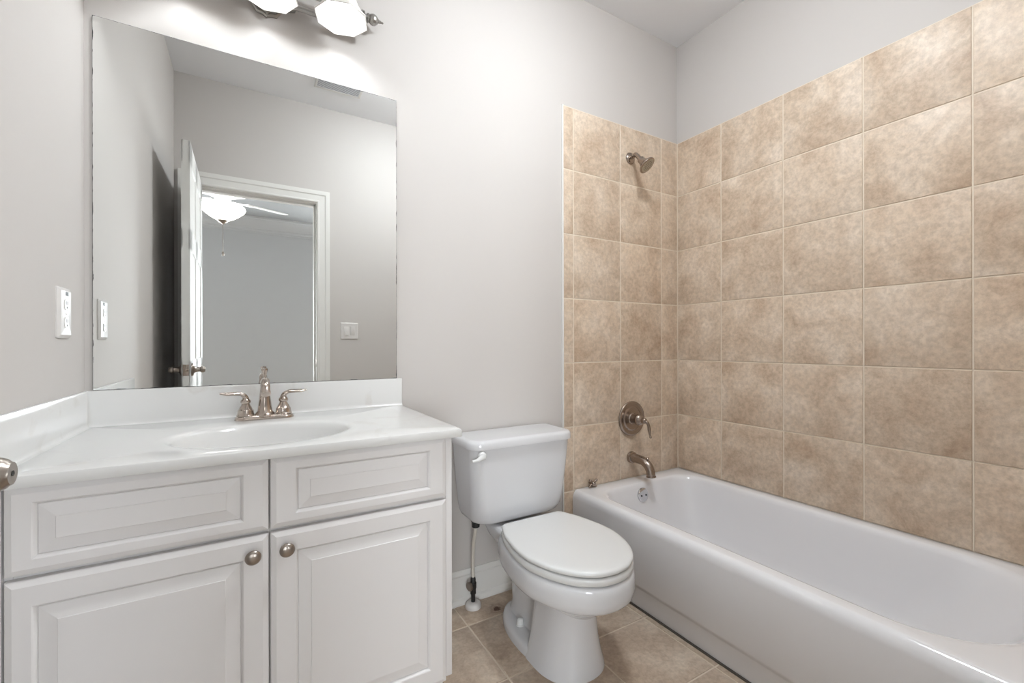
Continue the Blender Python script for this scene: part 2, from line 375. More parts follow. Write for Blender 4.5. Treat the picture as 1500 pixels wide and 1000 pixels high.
# ------------------------------------------------------------------ open door with lever handles
DL = .711; DIR = math.radians(.35)
DM = Matrix.Translation((DX0, YF+.006, 0)) @ Matrix.Rotation(PI/2-DIR, 4, 'Z')    # local x along the leaf, local -y = thickness to the right
b = B()
T = .0355
box(b, 0, -T+.006, .012, DL, -.006, 2.098)
def leaf(y0, y1):
    st = .105
    for x0, x1, z0, z1 in ((0, st, .012, 2.098), (DL-st, DL, .012, 2.098), (DL/2-.05, DL/2+.05, .012, 2.098)): box(b, x0, y0, z0, x1, y1, z1)
    for z0, z1 in ((.012, .24), (.82, 1.0), (1.56, 1.66), (1.99, 2.098)): box(b, 0, y0, z0, DL, y1, z1)
    for z0, z1 in ((.24, .82), (1.0, 1.56), (1.66, 1.99)):
        for x0, x1 in ((st, DL/2-.05), (DL/2+.05, DL-st)):
            s = 1 if y0 > -.01 else -1; base = -.006 if s > 0 else -T+.006
            rg = lambda i, h: [Vector((x0+i, base+s*h, z0+i)), Vector((x1-i, base+s*h, z0+i)), Vector((x1-i, base+s*h, z1-i)), Vector((x0+i, base+s*h, z1-i))]
            loft(b, [rg(.0, .006), rg(.006, .001), rg(.018, .0005), rg(.045, .0045)], cap0=False)
leaf(-.006, 0); leaf(-T, -T+.006)
xform(b, DM)
door = newobj('door_1', b, M['door'], None, 20)
tag(door, 'white panelled bathroom door standing open, seen edge-on in the mirror', 'door', kind='structure')
HX, HZ = DL-.06, .954
for s in (-1, 1):
    y0 = 0 if s > 0 else -T
    b = B(); lathe(b, (HX, y0, HZ), (0, s, 0), [(0, .033), (.004, .033), (.008, .030), (.011, .020), (.016, .0155), (.03, .012), (.037, .0125), (.040, .016), (.049, .0165), (.0545, .0140), (.0565, .0118), (.0585, .0108)])
    tube(b, [(HX, y0+s*.043, HZ), (HX-.03, y0+s*.045, HZ+.001), (HX-.07, y0+s*.042, HZ), (HX-.105, y0+s*.040, HZ-.002)], [.010, .011, .0095, .007])
    xform(b, DM); h = part('door_handle', b, M['satin'], door, 40, 'satin nickel lever door handle')
    if s < 0:
        b = B(); lathe(b, (HX, y0-.0575, HZ), (0, s, 0), [(0, .0027), (.0015, .0027)], 12); xform(b, DM); part('release_hole', b, M['dark'], h)
b = B(); box(b, DL-.0005, -T/2-.0125, HZ-.028, DL+.0012, -T/2+.0125, HZ+.028, .0008)
sphere(b, (DL+.001, -T/2, HZ), .008, (.6, 1, 1), 14)
for dz in (-.021, .021): sphere(b, (DL+.001, -T/2, HZ+dz), .0035, (.4, 1, 1), 10)
xform(b, DM); part('latch_plate', b, M['bronze'], door)
b = B()
for z in (.25, 1.05, 1.85): lathe(b, (-.004, .004, z-.045), (0, 0, 1), [(0, .006), (.09, .006)], 12)
xform(b, DM); part('hinge', b, M['satin'], door)

# ------------------------------------------------------------------ mirror
b = B(); t = .005
vs = [Vector((0, 0, 0)), Vector((MIRW, 0, 0)), Vector((MIRW, 0, MIRH)), Vector((0, 0, MIRH))]
f0 = [b.verts.new(v) for v in vs]; f1 = [b.verts.new(v+Vector((0, t, 0))) for v in vs]
b.faces.new(f0).material_index = 0; b.faces.new(f1[::-1]).material_index = 1
for i in range(4): b.faces.new((f0[i], f0[(i+1) % 4], f1[(i+1) % 4], f1[i])).material_index = 1
mir = newobj('wall_mirror', b, [M['mirror'], M['edge']], None, 0, (MIRX0, YB-t-.0005, MIRZ0))
tag(mir, 'large frameless rectangular mirror with flaking dark edges above the vanity', 'mirror')

# ------------------------------------------------------------------ vanity cabinet
CX0, CX1, CF = XL+.003, .487, 1.155      # carcass; door faces at 1.135
van = root('vanity_cabinet', ((CX0+CX1)/2, 1.42, 0), 'white two-door vanity cabinet with raised panels under the sink top', 'cabinet')
b = B()
box(b, CX1-.018, CF-.001, .1525, CX1, YB-.003, .822, .001); box(b, CX1-.018, CF+.07, 0, CX1, YB-.003, .1525)
box(b, CX0, CF, .1525, CX0+.03, YB-.01, .822); box(b, CX0, CF+.07, 0, CX0+.03, YB-.01, .1525)
box(b, CX0+.031, CF+.0705, 0, CX1-.019, CF+.085, .1535)                      # toe kick
for z0, z1 in ((.154, .19), (.785, .8215), (.635, .68)): box(b, CX0+.0305, CF+.0008, z0, CX1-.0185, CF+.018, z1)
box(b, CX0+.0003, 1.1405, .1528, -.3825, CF+.004, .8218); box(b, .0175, CF+.0004, .1545, .0575, CF+.017, .821); box(b, CX0+.031, CF+.019, .1541, CX1-.019, YB-.017, .170)
box(b, CX0+.031, YB-.016, .17, CX1-.019, YB-.006, .8215)
part('carcass', b, M['cab'], van, 30)
def panel(bm, x0, x1, z0, z1, yf, sx, sz, slope, th=.019, sx2=None):
    """raised-panel front facing -y"""
    sl, sr = sx2 or (sx, sx)
    def rg(ix, iz, d):
        l, r = (ix+sl-sx, ix+sr-sx) if ix >= sx else (ix, ix)
        return [Vector((x0+l, yf+d, z0+iz)), Vector((x1-r, yf+d, z0+iz)), Vector((x1-r, yf+d, z1-iz)), Vector((x0+l, yf+d, z1-iz))]
    R_ = [rg(0, 0, th), rg(0, 0, .0062), rg(.0015, .0015, .0045), rg(.009, .009, .0012), rg(.0115, .0115, 0)]
    R_ += [rg(sx, sz, 0), rg(sx+.002, sz+.002, .0012), rg(sx+.0050, sz+.0050, .0056), rg(sx+.0062, sz+.0062, .0085), rg(sx+.0075, sz+.0075, .0068)]
    R_ += [rg(sx+.0075+slope, sz+.0075+slope, .0018), rg(sx+.0085+slope, sz+.0085+slope, .0004)]
    loft(bm, R_)
XD = [(-.379, .0352), (.0392, .4635)]
fr = []
for k, (x0, x1) in enumerate(XD):
    b = B(); panel(b, x0, x1, .6615, .8215, 1.135, .045, .0275, .024, sx2=((.0365, .0475), (.0505, .0455))[k])
    part('drawer_front', b, M['cab'], van, 14)
    b = B(); panel(b, x0, x1, .1525, .6525, 1.135, .045, .0475, .026, sx2=((.0365, .0475), (.0505, .0455))[k])
    d = part('door', b, M['cab'], van, 14)
    kx, kz = ((.005, .6135), (.0715, .6145))[k]
    b = B(); lathe(b, (kx, 1.135, kz), (0, -1, 0), [(0, .0075), (.003, .0065), (.010, .0062), (.014, .0095), (.016, .0150), (.018, .0160), (.0205, .0150), (.0235, .0105), (.0248, .004), (.025, 0)], 40)
    part('knob', b, M['satin'], d, 50, 'round satin nickel cabinet knob')
b = B(); box(b, -.3395, 1.1350-.0004+.004, .7935, -.3335, 1.1405, .7955); part('chip', b, M['dark'], van, 0, 'dark chip in the left drawer front')

# ------------------------------------------------------------------ one-piece vanity top with oval basin
KX0, KX1, KF, KB, KZ = XL+.001, .503, 1.12, YB-.001, .847
top = root('sink_countertop', (.038, 1.4, .823), 'white one-piece vanity top with oval basin and backsplash on the cabinet', 'countertop')
SC = Vector((.038, 1.345)); N = 128
corners = [math.atan2(y-SC.y, x-SC.x) % (2*PI) for x in (KX0, KX1) for y in (KF, KB)]
ang = sorted([2*PI*k/N for k in range(N)]+corners)
ang = [a for i, a in enumerate(ang) if a in corners or min(abs(a-c) for c in corners) > .012]
def rect_pt(a, ins, z):
    dx, dy = math.cos(a), math.sin(a); t = 9
    if dx > 1e-9: t = min(t, (KX1-ins-SC.x)/dx)
    if dx < -1e-9: t = min(t, (KX0+ins-SC.x)/dx)
    if dy > 1e-9: t = min(t, (KB-ins-SC.y)/dy)
    if dy < -1e-9: t = min(t, (KF+ins-SC.y)/dy)
    return Vector((SC.x+dx*t, SC.y+dy*t, z))
def oval(A, Bq, z, dy=0):
    out = []
    for a in ang:
        t = math.atan2(math.sin(a)/Bq, math.cos(a)/A); out.append(Vector((SC.x+A*math.cos(t), SC.y+dy+Bq*math.sin(t), z)))
    return out
b = B()
rg = [[rect_pt(a, .03, .824) for a in ang], [rect_pt(a, .001, .824) for a in ang], [rect_pt(a, 0, .826) for a in ang], [rect_pt(a, 0, KZ-.005) for a in ang], [rect_pt(a, .0015, KZ-.0015) for a in ang], [rect_pt(a, .005, KZ) for a in ang]]
rg += [oval(.235, .185, KZ), oval(.219, .170, KZ-.0008), oval(.209, .160, KZ-.003), oval(.203, .1545, KZ-.008), oval(.196, .148, KZ-.022), oval(.183, .136, KZ-.052), oval(.160, .117, KZ-.085), oval(.125, .090, KZ-.108), oval(.075, .055, KZ-.121), oval(.03, .03, KZ-.125)]
loft(b, rg, cap0=False); part('counter_slab', b, M['marble'], top, 40)
def wallstrip(name, p0, p1, inward, th, z0, z1):
    b = B(); p0 = Vector(p0); p1 = Vector(p1); d = Vector(inward)
    pr = [(0, z0-.002), (th+.009, z0-.002), (th+.009, z0+.0003), (th+.004, z0+.0018), (th+.0012, z0+.006), (th, z0+.013), (th, z1-.003), (th-.001, z1-.0008), (th-.003, z1), (0, z1)]
    loft(b, [[p+d*h+Vector((0, 0, z)) for h, z in pr] for p in (p0, p1)]); return part(name, b, M['marble'], top, 40)
wallstrip('backsplash', (KX0, KB, 0), (KX1, KB, 0), (0, -1, 0), .0195, KZ, .9485)
wallstrip('side_splash', (KX0, KF+.002, 0), (KX0, KB-.019, 0), (1, 0, 0), .0105, KZ, .9485)
b = B(); lathe(b, (SC.x, SC.y, KZ-.1248), (0, 0, 1), [(0, .03), (.0015, .031), (.003, .028), (.002, .020), (.006, .018), (.008, .012), (.0085, 0)]); part('drain', b, M['chrome'], top, 40)

# ------------------------------------------------------------------ sink faucet
FX, FY = .040, 1.598
fa = root('sink_faucet', (FX, FY, KZ), 'polished nickel two-lever sink faucet on the vanity top', 'faucet')
b = B()
def stadium(hl, hw, z): return rrect(FX-hl, FX+hl, FY-hw, FY+hw, z, min(hw*.98, hl), 10)
loft(b, [stadium(.082, .029, KZ), stadium(.082, .029, KZ+.004), stadium(.079, .0265, KZ+.009), stadium(.074, .0225, KZ+.0125), stadium(.066, .016, KZ+.014)])
lathe(b, (FX, FY, KZ+.008), (0, 0, 1), [(0, .031), (.006, .029), (.010, .026)])
part('base_plate', b, M['nickel'], fa, 40)
b = B()
def ov(cx, cy, z, rx, ry, n=32): return [Vector((cx+rx*math.cos(2*PI*k/n), cy+ry*math.sin(2*PI*k/n), z)) for k in range(n)]
loft(b, [ov(FX, FY, KZ+.013, .0265, .0265), ov(FX, FY, KZ+.019, .0255, .0255), ov(FX, FY, KZ+.024, .021, .022), ov(FX, FY, KZ+.06, .0165, .019), ov(FX, FY, KZ+.095, .0125, .0165), ov(FX, FY-.001, KZ+.112, .0115, .0155), ov(FX, FY-.002, KZ+.120, .009, .012)])
tube(b, [(FX, FY+.002, KZ+.100), (FX, FY-.018, KZ+.116), (FX, FY-.052, KZ+.119), (FX, FY-.085, KZ+.108), (FX, FY-.101, KZ+.090)], [.0125, .0130, .0122, .0118, .0122])
lathe(b, (FX, FY-.1005, KZ+.092), (0, -.66, -.75), [(0, .0132), (.008, .0132), (.0085, .010)], 24)
part('spout', b, M['nickel'], fa, 45)
b = B(); lathe(b, (FX+.0, FY+.021, KZ+.014), (0, 0, 1), [(0, .0035), (.118, .0030), (.124, .0055), (.135, .0085), (.139, .0092), (.142, .0085), (.144, 0)], 20)
part('lift_rod', b, M['nickel'], fa, 45)
for s in (-1, 1):
    hx = FX+s*.052
    b = B(); lathe(b, (hx, FY, KZ+.0125), (0, 0, 1), [(0, .0245), (.002, .025), (.0045, .0232), (.008, .0222), (.017, .0214), (.0185, .0196), (.026, .0162), (.032, .0125), (.037, .0108), (.040, .0135), (.044, .0142), (.048, .0130), (.051, .0100), (.058, .0078)], 36)
    z = KZ+.062
    tube(b, [(hx, FY, z), (hx+s*.002, FY-.001, z+.010), (hx+s*.014, FY-.003, z+.019), (hx+s*.031, FY-.006, z+.0205), (hx+s*.050, FY-.009, z+.021), (hx+s*.067, FY-.012, z+.023)], [.0085, .0078, .0066, .0078, .0082, .0036], flat=[(1, 1), (1, 1), (1.1, .9), (1.35, .68), (1.45, .62), (1, .7)])
    part('handle', b, M['nickel'], fa, 45)

# ------------------------------------------------------------------ vanity light
VX, VY = .050, 1.566
vl = root('vanity_light', (VX, YB, 2.26), 'three-shade brushed nickel vanity light on the wall above the mirror', 'light fixture')
b = B()
pts = [(-.058, 2.232), (-.030, 2.188), (-.013, 2.186), (0, 2.178), (.013, 2.186), (.030, 2.188), (.048, 2.215), (.085, 2.228), (.10, 2.26), (.085, 2.292), (.048, 2.305), (.030, 2.332), (0, 2.342), (-.030, 2.332), (-.048, 2.305), (-.085, 2.292), (-.10, 2.26), (-.085, 2.228)]
def pl(sc, y): return [Vector((VX+x*sc, y, 2.26+(z-2.26)*sc)) for x, z in pts]
loft(b, [pl(1, YB), pl(1, YB-.006), pl(.94, YB-.010), pl(.88, YB-.010), pl(.80, YB-.020), pl(.5, YB-.024)])
for k in range(3): box(b, VX-.026, YB-.022-.004*k, 2.194+.013*k, VX+.026, YB-.004, 2.2005+.013*k, .002)
sphere(b, (VX, YB-.022, 2.201), .013, (1, 1, 1.2)); lathe(b, (VX, YB-.022, 2.188), (0, 0, -1), [(0, .007), (.006, .004), (.012, .001)], 12)
part('backplate', b, M['pewter'], vl, 35)
RAILY = 1.66
for z, r in ((2.224, .0095), (2.284, .0095)):
    b = B()
    for dz in (-.0055, .0055): lathe(b, (VX-.305, RAILY, z+dz), (1, 0, 0), [(0, .006), (.61, .006)], 14)
    box(b, VX-.305, RAILY-.004, z-.006, VX+.305, RAILY+.004, z+.006); part('rail', b, M['pewter'], vl, 40)
for z in (2.224, 2.284):
    b = B(); lathe(b, (VX, YB-.015, z), (0, -1, 0), [(0, .012), (.03, .010)], 16); part('mounting_post', b, M['pewter'], vl)
for s in (-1, 1):
    b = B(); box(b, VX+s*.305-.006, RAILY-.010, 2.214, VX+s*.305+.006, RAILY+.010, 2.294, .003)
    lathe(b, (VX+s*.305, RAILY, 2.276), (s, 0, 0), [(0, .017), (.004, .019), (.007, .012), (.012, .010), (.016, .015), (.020, .0165), (.023, .012), (.027, .016), (.036, .0195), (.045, .0175), (.053, .011), (.057, .006), (.060, .007), (.066, .0035), (.071, .0045), (.075, .001)], 12)
    part('finial', b, M['pewter'], vl, 20)
def octr(cx, cy, z, r, ph=0): return [Vector((cx+r*math.cos(PI/4*k+ph), cy+r*math.sin(PI/4*k+ph), z)) for k in range(8)]
for dx in (-.216, 0, .216):
    cx = VX+dx
    b = B(); ph = math.radians(6)
    out = [(2.170, .0855), (2.172, .0868), (2.176, .0850), (2.190, .0725), (2.210, .060), (2.235, .050), (2.260, .044), (2.285, .037), (2.295, .030)]
    inn = [(2.290, .028), (2.282, .034), (2.258, .041), (2.233, .047), (2.208, .057), (2.188, .069), (2.174, .0815), (2.170, .0835)]
    loft(b, [octr(cx, VY, z, r, ph) for z, r in out+inn+out[:1]], cap0=False, cap1=False)
    sh = part('shade', b, M['shade'], vl, 20, 'frosted octagonal bell glass shade')
    b = B(); lathe(b, (cx, VY, 2.287), (0, 0, 1), [(0, .024), (.004, .034), (.010, .036), (.016, .030), (.022, .020), (.036, .018), (.040, .012), (.044, .0)], 24)
    tube(b, [(cx, RAILY, 2.284), (cx, RAILY-.03, 2.292), (cx, VY+.018, 2.322), (cx, VY, 2.318)], .009, 14)
    part('arm', b, M['pewter'], vl, 40)
    b = B(); lathe(b, (cx, VY, 2.300), (0, 0, -1), [(0, .012), (.02, .0125), (.035, .018), (.05, .0265), (.066, .030), (.082, .0265), (.092, .016), (.0955, 0)], 24)
    part('bulb', b, M['bulb'], vl, 40)

# ------------------------------------------------------------------ toilet
TC = .938
toi = root('toilet', (TC, 1.32, 0), 'white two-piece toilet with closed elongated seat between vanity and tub', 'toilet')
def egg(z, yf, yb, hw, yc, ef=2.0, eb=2.6, n=64, xc=TC):
    out = []
    for k in range(n):
        a = 2*PI*k/n; c, s = math.cos(a), math.sin(a); e = 2/(eb if s > 0 else ef)
        out.append(Vector((xc+hw*math.copysign(abs(c)**e, c), yc+((yb-yc) if s > 0 else (yc-yf))*math.copysign(abs(s)**e, s), z)))
    return out
HALF = [(0, 1.437), (.05, 1.437), (.10, 1.4365), (.127, 1.4350), (.1375, 1.425), (.1475, 1.400), (.1675, 1.350), (.1845, 1.265), (.1885, 1.21), (.184, 1.155), (.155, 1.075), (.114, 1.017), (.062, .981), (.03, .972), (0, .969)]
def outline(z, g=0, back=0, n=40):
    """seat outline grown by g metres, its straight back moved by back"""
    P = spline([(x, y, 0) for x, y in HALF], 6); L = [0]
    for p, q in zip(P[:-1], P[1:]): L.append(L[-1]+(q-p).length)
    h = []
    for k in range(n+1):
        t = L[-1]*k/n; i = max(m for m in range(len(L)) if L[m] <= t+1e-9); i = min(i, len(P)-2)
        p = P[i].lerp(P[i+1], (t-L[i])/max(L[i+1]-L[i], 1e-9)); h.append((p.x*(1+g/.1885), 1.20+(p.y-1.20)*(1+g/.2325)+(back*max(0, (p.y-1.20)/.237))))
    h[0] = (0, h[0][1]); h[-1] = (0, h[-1][1])
    return [Vector((TC-x, y, z)) for x, y in h]+[Vector((TC+x, y, z)) for x, y in reversed(h[1:-1])]
b = B()
# bowl with its broad rim band
loft(b, [outline(.20, -.12), outline(.235, -.075, .01), outline(.262, -.038, .02), outline(.276, -.014, .02), outline(.284, -.002, .02), outline(.294, .0045, .02), outline(.31, .0065, .02), outline(.335, .006, .02), outline(.352, .004, .02), outline(.360, 0, .02), outline(.3635, -.008, .015)])
# front column of the pedestal, spreading into the foot
loft(b, [egg(0, 1.088, 1.30, .125, 1.23, 2.25, 9), egg(.018, 1.089, 1.30, .121, 1.23, 2.25, 9), egg(.06, 1.096, 1.30, .108, 1.23, 2.25, 9), egg(.11, 1.103, 1.30, .097, 1.225, 2.25, 9), egg(.17, 1.106, 1.30, .089, 1.22, 2.25, 9), egg(.22, 1.100, 1.30, .087, 1.22, 2.25, 9), egg(.255, 1.085, 1.305, .094, 1.22, 2.25, 9), egg(.29, 1.06, 1.31, .11, 1.22, 2.25, 9)])
# foot flange and trapway behind the column
loft(b, [egg(0, 1.16, 1.565, .124, 1.33, 2.2, 2.2), egg(.020, 1.16, 1.565, .124, 1.33, 2.2, 2.2), egg(.031, 1.165, 1.560, .119, 1.33, 2.2, 2.2), egg(.036, 1.18, 1.55, .108, 1.33, 2.2, 2.2), egg(.038, 1.22, 1.52, .08, 1.34, 2.2, 2.2)])
loft(b, [egg(.02, 1.2, 1.545, .075, 1.38, 3, 3), egg(.045, 1.2, 1.54, .062, 1.38, 3, 3), egg(.07, 1.2, 1.535, .056, 1.38, 3, 3), egg(.15, 1.2, 1.54, .056, 1.38, 3, 3), egg(.21, 1.2, 1.565, .066, 1.38, 3, 3), egg(.28, 1.2, 1.60, .088, 1.40, 3, 4), egg(.315, 1.2, 1.645, .112, 1.42, 3, 5), egg(.352, 1.2, 1.655, .122, 1.42, 3, 6), egg(.366, 1.2, 1.65, .117, 1.42, 3, 6), egg(.369, 1.2, 1.645, .110, 1.42, 3, 6)])
part('bowl', b, M['porc'], toi, 50)
b = B()
def tk(z, i, r): return rrect(.7065+i, 1.1725-i, 1.474+i*.8, 1.684-i*.2, z, [r*.5, r*.5, r, r], 8)
loft(b, [tk(.378, .068, .05), tk(.382, .046, .062), tk(.392, .033, .062), tk(.410, .0255, .056), tk(.45, .020, .050), tk(.55, .011, .046), tk(.66, .003, .044), tk(.686, .002, .044)])
part('tank', b, M['porc'], toi, 50)
b = B()
def tl(z, i, r): return rrect(.6965+i, 1.1825-i, 1.460+i, 1.690-i, z, [max(.002, r*.6-i)]*2+[max(.002, r-i)]*2, 10)
loft(b, [tl(.682, .006, .062), tl(.684, .001, .062), tl(.690, 0, .062), tl(.705, .001, .062), tl(.7125, .005, .062), tl(.7165, .013, .062), tl(.7175, .025, .062)])
part('tank_lid', b, M['porc'], toi, 50)
b = B(); lathe(b, (.742, 1.474, .664), (0, -1, 0), [(0, .017), (.008, .0165), (.014, .014), (.018, .009), (.019, 0)], 24)
tube(b, [(.744, 1.460, .664), (.730, 1.458, .658), (.714, 1.456, .653), (.693, 1.455, .653)], [.013, .0105, .0085, .0065], flat=[(1, 1), (1, .9), (1, .8), (1, .8)])
part('flush_lever', b, M['seat'], toi, 45)
b = B()
loft(b, [outline(.3665, -.008), outline(.3675, -.001), outline(.373, .002), outline(.385, .002), outline(.389, -.001), outline(.3905, -.006)])
part('seat', b, M['seat'], toi, 50)
b = B()
loft(b, [outline(.3945, -.009), outline(.3955, -.001), outline(.401, .0015), outline(.4065, 0), outline(.4095, -.004), outline(.4115, -.013), outline(.4125, -.03)])
part('seat_lid', b, M['seat'], toi, 50)
for s in (-1, 1):
    b = B(); box(b, TC+s*.075-.022, 1.415, .366, TC+s*.075+.022, 1.455, .399, .006, 3); part('seat_hinge', b, M['seat'], toi)
    b = B(); lathe(b, (TC+s*.075, 1.398, .036), (0, 0, 1), [(0, .0165), (.003, .0165), (.004, .0135), (.015, .0125), (.021, .011), (.024, .007), (.0245, 0)], 20); part('bolt_cap', b, M['seat'], toi, 40)

# ------------------------------------------------------------------ water supply of the toilet
sv = root('toilet_supply_line', (.787, 1.643, 0), 'toilet water supply hose with dark stop valve rising from the floor', 'water valve')
b = B(); lathe(b, (.787, 1.643, 0), (0, 0, 1), [(0, .032), (.010, .033), (.017, .031), (.022, .024), (.024, .010), (.024, 0)], 32); part('escutcheon', b, M['plate'], sv, 40, 'white round floor escutcheon')
b = B(); lathe(b, (.787, 1.643, .02), (0, 0, 1), [(0, .0085), (.04, .0085)], 16); lathe(b, (.787, 1.643, .055), (0, 0, 1), [(0, .011), (.002, .012), (.022, .012), (.026, .014), (.045, .014), (.048, .011), (.062, .011), (.070, .008)], 8)
part('stop_valve', b, M['black'], sv, 30)
b = B(); lathe(b, (.787, 1.643, .092), (-.8, -.25, 0), [(0, .006), (.016, .006), (.017, .018), (.023, .0185), (.026, .014), (.026, 0)], 12); part('valve_handle', b, M['satin'], sv, 30)
b = B(); tube(b, [(.787, 1.643, .118), (.785, 1.640, .19), (.779, 1.622, .27), (.772, 1.592, .325), (.770, 1.583, .375)], .0072, 14); part('supply_hose', b, M['hose'], sv, 40)
b = B(); lathe(b, (.770, 1.583, .352), (0, 0, 1), [(0, .010), (.003, .016), (.024, .017), (.027, .020), (.034, .020)], 10); part('coupling_nut', b, M['black'], sv, 30)

# ------------------------------------------------------------------ bathtub
tub = root('bathtub', (1.727, .93, 0), 'white alcove bathtub with plain apron along the tiled walls', 'bathtub')
X0, X1, Y0, Y1, ZT = 1.342, TX-.001, .178, TY-.001, .374
b = B()
def o_(z, dx, ins=0): return rrect(X0+dx, X1-ins, Y0+ins, Y1-ins, z, .004+ins*.5, 12)
def i_(z, l, r, f, k, rn, rf): return rrect(X0+l, X1-r, Y0+f, Y1-k, z, [rf, rf, rn, rn], 12)
rings = [o_(0, .022), o_(.078, .021), o_(.086, .018), o_(.102, .003), o_(.112, 0), o_(.335, 0), o_(.352, .003), o_(.362, .009), o_(ZT-.0015, .018, .001), o_(ZT, .028, .004),
         i_(ZT-.0005, .060, .048, .075, .078, .24, .105), i_(ZT-.003, .072, .056, .086, .086, .24, .11), i_(ZT-.010, .080, .062, .096, .092, .24, .115), i_(ZT-.024, .085, .066, .106, .096, .24, .12),
         i_(.28, .095, .074, .145, .106, .24, .13), i_(.20, .108, .084, .21, .122, .23, .14), i_(.12, .125, .10, .28, .142, .21, .15), i_(.075, .145, .118, .33, .165, .19, .15), i_(.050, .175, .148, .38, .20, .16, .14), i_(.038, .215, .19, .44, .25, .12, .12), i_(.030, .29, .27, .56, .36, .06, .06)]
loft(b, rings, cap0=False); part('tub_body', b, M['tub'], tub, 50)
oy = Y1-.102
b = B(); lathe(b, (1.712, oy+.004, .314), (0, -1, .10), [(0, .036), (.006, .036), (.010, .034), (.012, .028), (.013, 0)], 36)
ov_ = part('overflow_plate', b, M['chrome'], tub, 40)
for s in (-1, 1):
    b = B(); lathe(b, (1.712+s*.016, oy-.0088, .314), (0, -1, .10), [(0, .0042), (.0015, .0042), (.002, 0)], 12); part('screw', b, M['dark'], ov_, 40)
b = B(); lathe(b, (1.727, 1.40, .036), (0, 0, 1), [(0, .035), (.003, .034), (.002, .02), (.004, .012), (.004, 0)]); part('drain', b, M['chrome'], tub, 40)
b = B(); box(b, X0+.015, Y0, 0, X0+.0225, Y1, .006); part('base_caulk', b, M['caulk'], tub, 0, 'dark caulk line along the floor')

# loose cross handle lying on the tub deck
ch = root('cross_handle', (1.452, 1.672, ZT), 'small metal cross handle on the left back corner of the tub rim', 'faucet handle')
b = B(); lathe(b, (1.452, 1.690, ZT+.020), (0, -1, -.1), [(0, .009), (.014, .009), (.018, .013), (.028, .0135), (.034, .010), (.036, 0)], 20); part('hub', b, M['bronze'], ch, 40)
for k in range(4):
    a = math.radians(38+90*k); d = Vector((math.cos(a), 0, math.sin(a)*.76)); c = Vector((1.452, 1.668, ZT+.020))
    b = B(); tube(b, [c+d*.008, c+d*.017, c+d*.026], [.0050, .0045, .006], 12); sphere(b, c+d*.0275, .0068, seg=14); part('spoke', b, M['bronze'], ch, 50)

# ------------------------------------------------------------------ tub spout, valve and shower head
ts = root('tub_spout', (1.735, TY, .482), 'aged nickel tub spout with diverter knob low on the tiled wall', 'faucet')
b = B(); lathe(b, (1.735, TY, .482), (0, -1, 0), [(0, .030), (.006, .031), (.010, .029), (.014, .030), (.019, .029), (.022, .024)], 36); part('flange', b, M['bronze'], ts, 40)
b = B(); tube(b, [(1.735, TY-.012, .482), (1.735, TY-.05, .482), (1.735, TY-.09, .478), (1.735, TY-.120, .460), (1.735, TY-.134, .434), (1.735, TY-.138, .412)], [.0245, .0225, .0225, .0225, .0215, .0220], 28)
lathe(b, (1.735, TY-.1382, .416), (0, -.12, -1), [(0, .0235), (.006, .0245), (.008, .022)], 28); part('spout', b, M['bronze'], ts, 45)
b = B(); lathe(b, (1.735, TY-.112, .485), (0, -.3, 1), [(0, .0035), (.010, .003), (.012, .0065), (.017, .0072), (.020, .004), (.0205, 0)], 16); part('diverter_knob', b, M['bronze'], ts, 45)
VLX, VLZ = 1.738, .686
sh = root('shower_valve', (VLX, TY, VLZ), 'round aged nickel shower valve with lever above the tub spout', 'faucet')
b = B(); lathe(b, (VLX, TY, VLZ), (0, -1, 0), [(0, .091), (.005, .092), (.010, .089), (.012, .083), (.010, .078), (.009, .064), (.011, .061), (.013, .057), (.012, .053), (.012, .030), (.016, .026)], 56); part('escutcheon', b, M['bronze'], sh, 30)
b = B(); lathe(b, (VLX, TY-.012, VLZ), (0, -1, 0), [(0, .023), (.028, .022), (.030, .026), (.036, .029), (.046, .030), (.056, .027), (.062, .020), (.066, .014), (.074, .013), (.082, .0145), (.088, .012), (.092, .006), (.0925, 0)], 36)
part('hub', b, M['bronze'], sh, 45)
b = B(); y = TY-.096
tube(b, [(VLX, y+.004, VLZ-.004), (VLX+.004, y-.008, VLZ-.006), (VLX+.010, y-.014, VLZ-.020), (VLX+.013, y-.016, VLZ-.044), (VLX+.014, y-.019, VLZ-.066), (VLX+.016, y-.022, VLZ-.078)], [.009, .0085, .007, .0085, .0055, .004], 18); sphere(b, (VLX+.016, y-.022, VLZ-.081), .0065, seg=14)
part('lever', b, M['bronze'], sh, 45)
HXs, HZs = 1.733, 2.062
hd = root('wall_shower', (HXs, TY, HZs), 'aged nickel shower head on a short arm high on the tiled wall', 'shower head')
b = B(); lathe(b, (HXs, TY, HZs), (0, -1, 0), [(0, .030), (.003, .031), (.008, .028), (.012, .020), (.014, .012)], 32); part('flange', b, M['bronze'], hd, 40)
hdir = Vector((.25, -.62, -.74)).normalized(); hb = Vector((1.7355, 1.572, 1.982))-hdir*.061
b = B(); e_ = hb+hdir*.006; tube(b, [(HXs, TY-.004, HZs), (HXs, TY-.026, HZs+.004), (e_.x*.6+HXs*.4, TY-.050, HZs+.001), tuple(e_)], .0108, 20); part('arm', b, M['bronze'], hd, 45)
b = B(); lathe(b, hb, hdir, [(0, .011), (.002, .017), (.006, .0185), (.012, .0175), (.016, .019), (.034, .025), (.044, .034), (.050, .0425), (.054, .0445), (.058, .0440), (.060, .040)], 40); part('head', b, M['bronze'], hd, 40)
b = B(); lathe(b, hb+hdir*.0585, hdir, [(0, .0365), (.002, .036), (.0025, .033), (.002, 0)], 40)
d_, u_, v_ = frame(hdir)
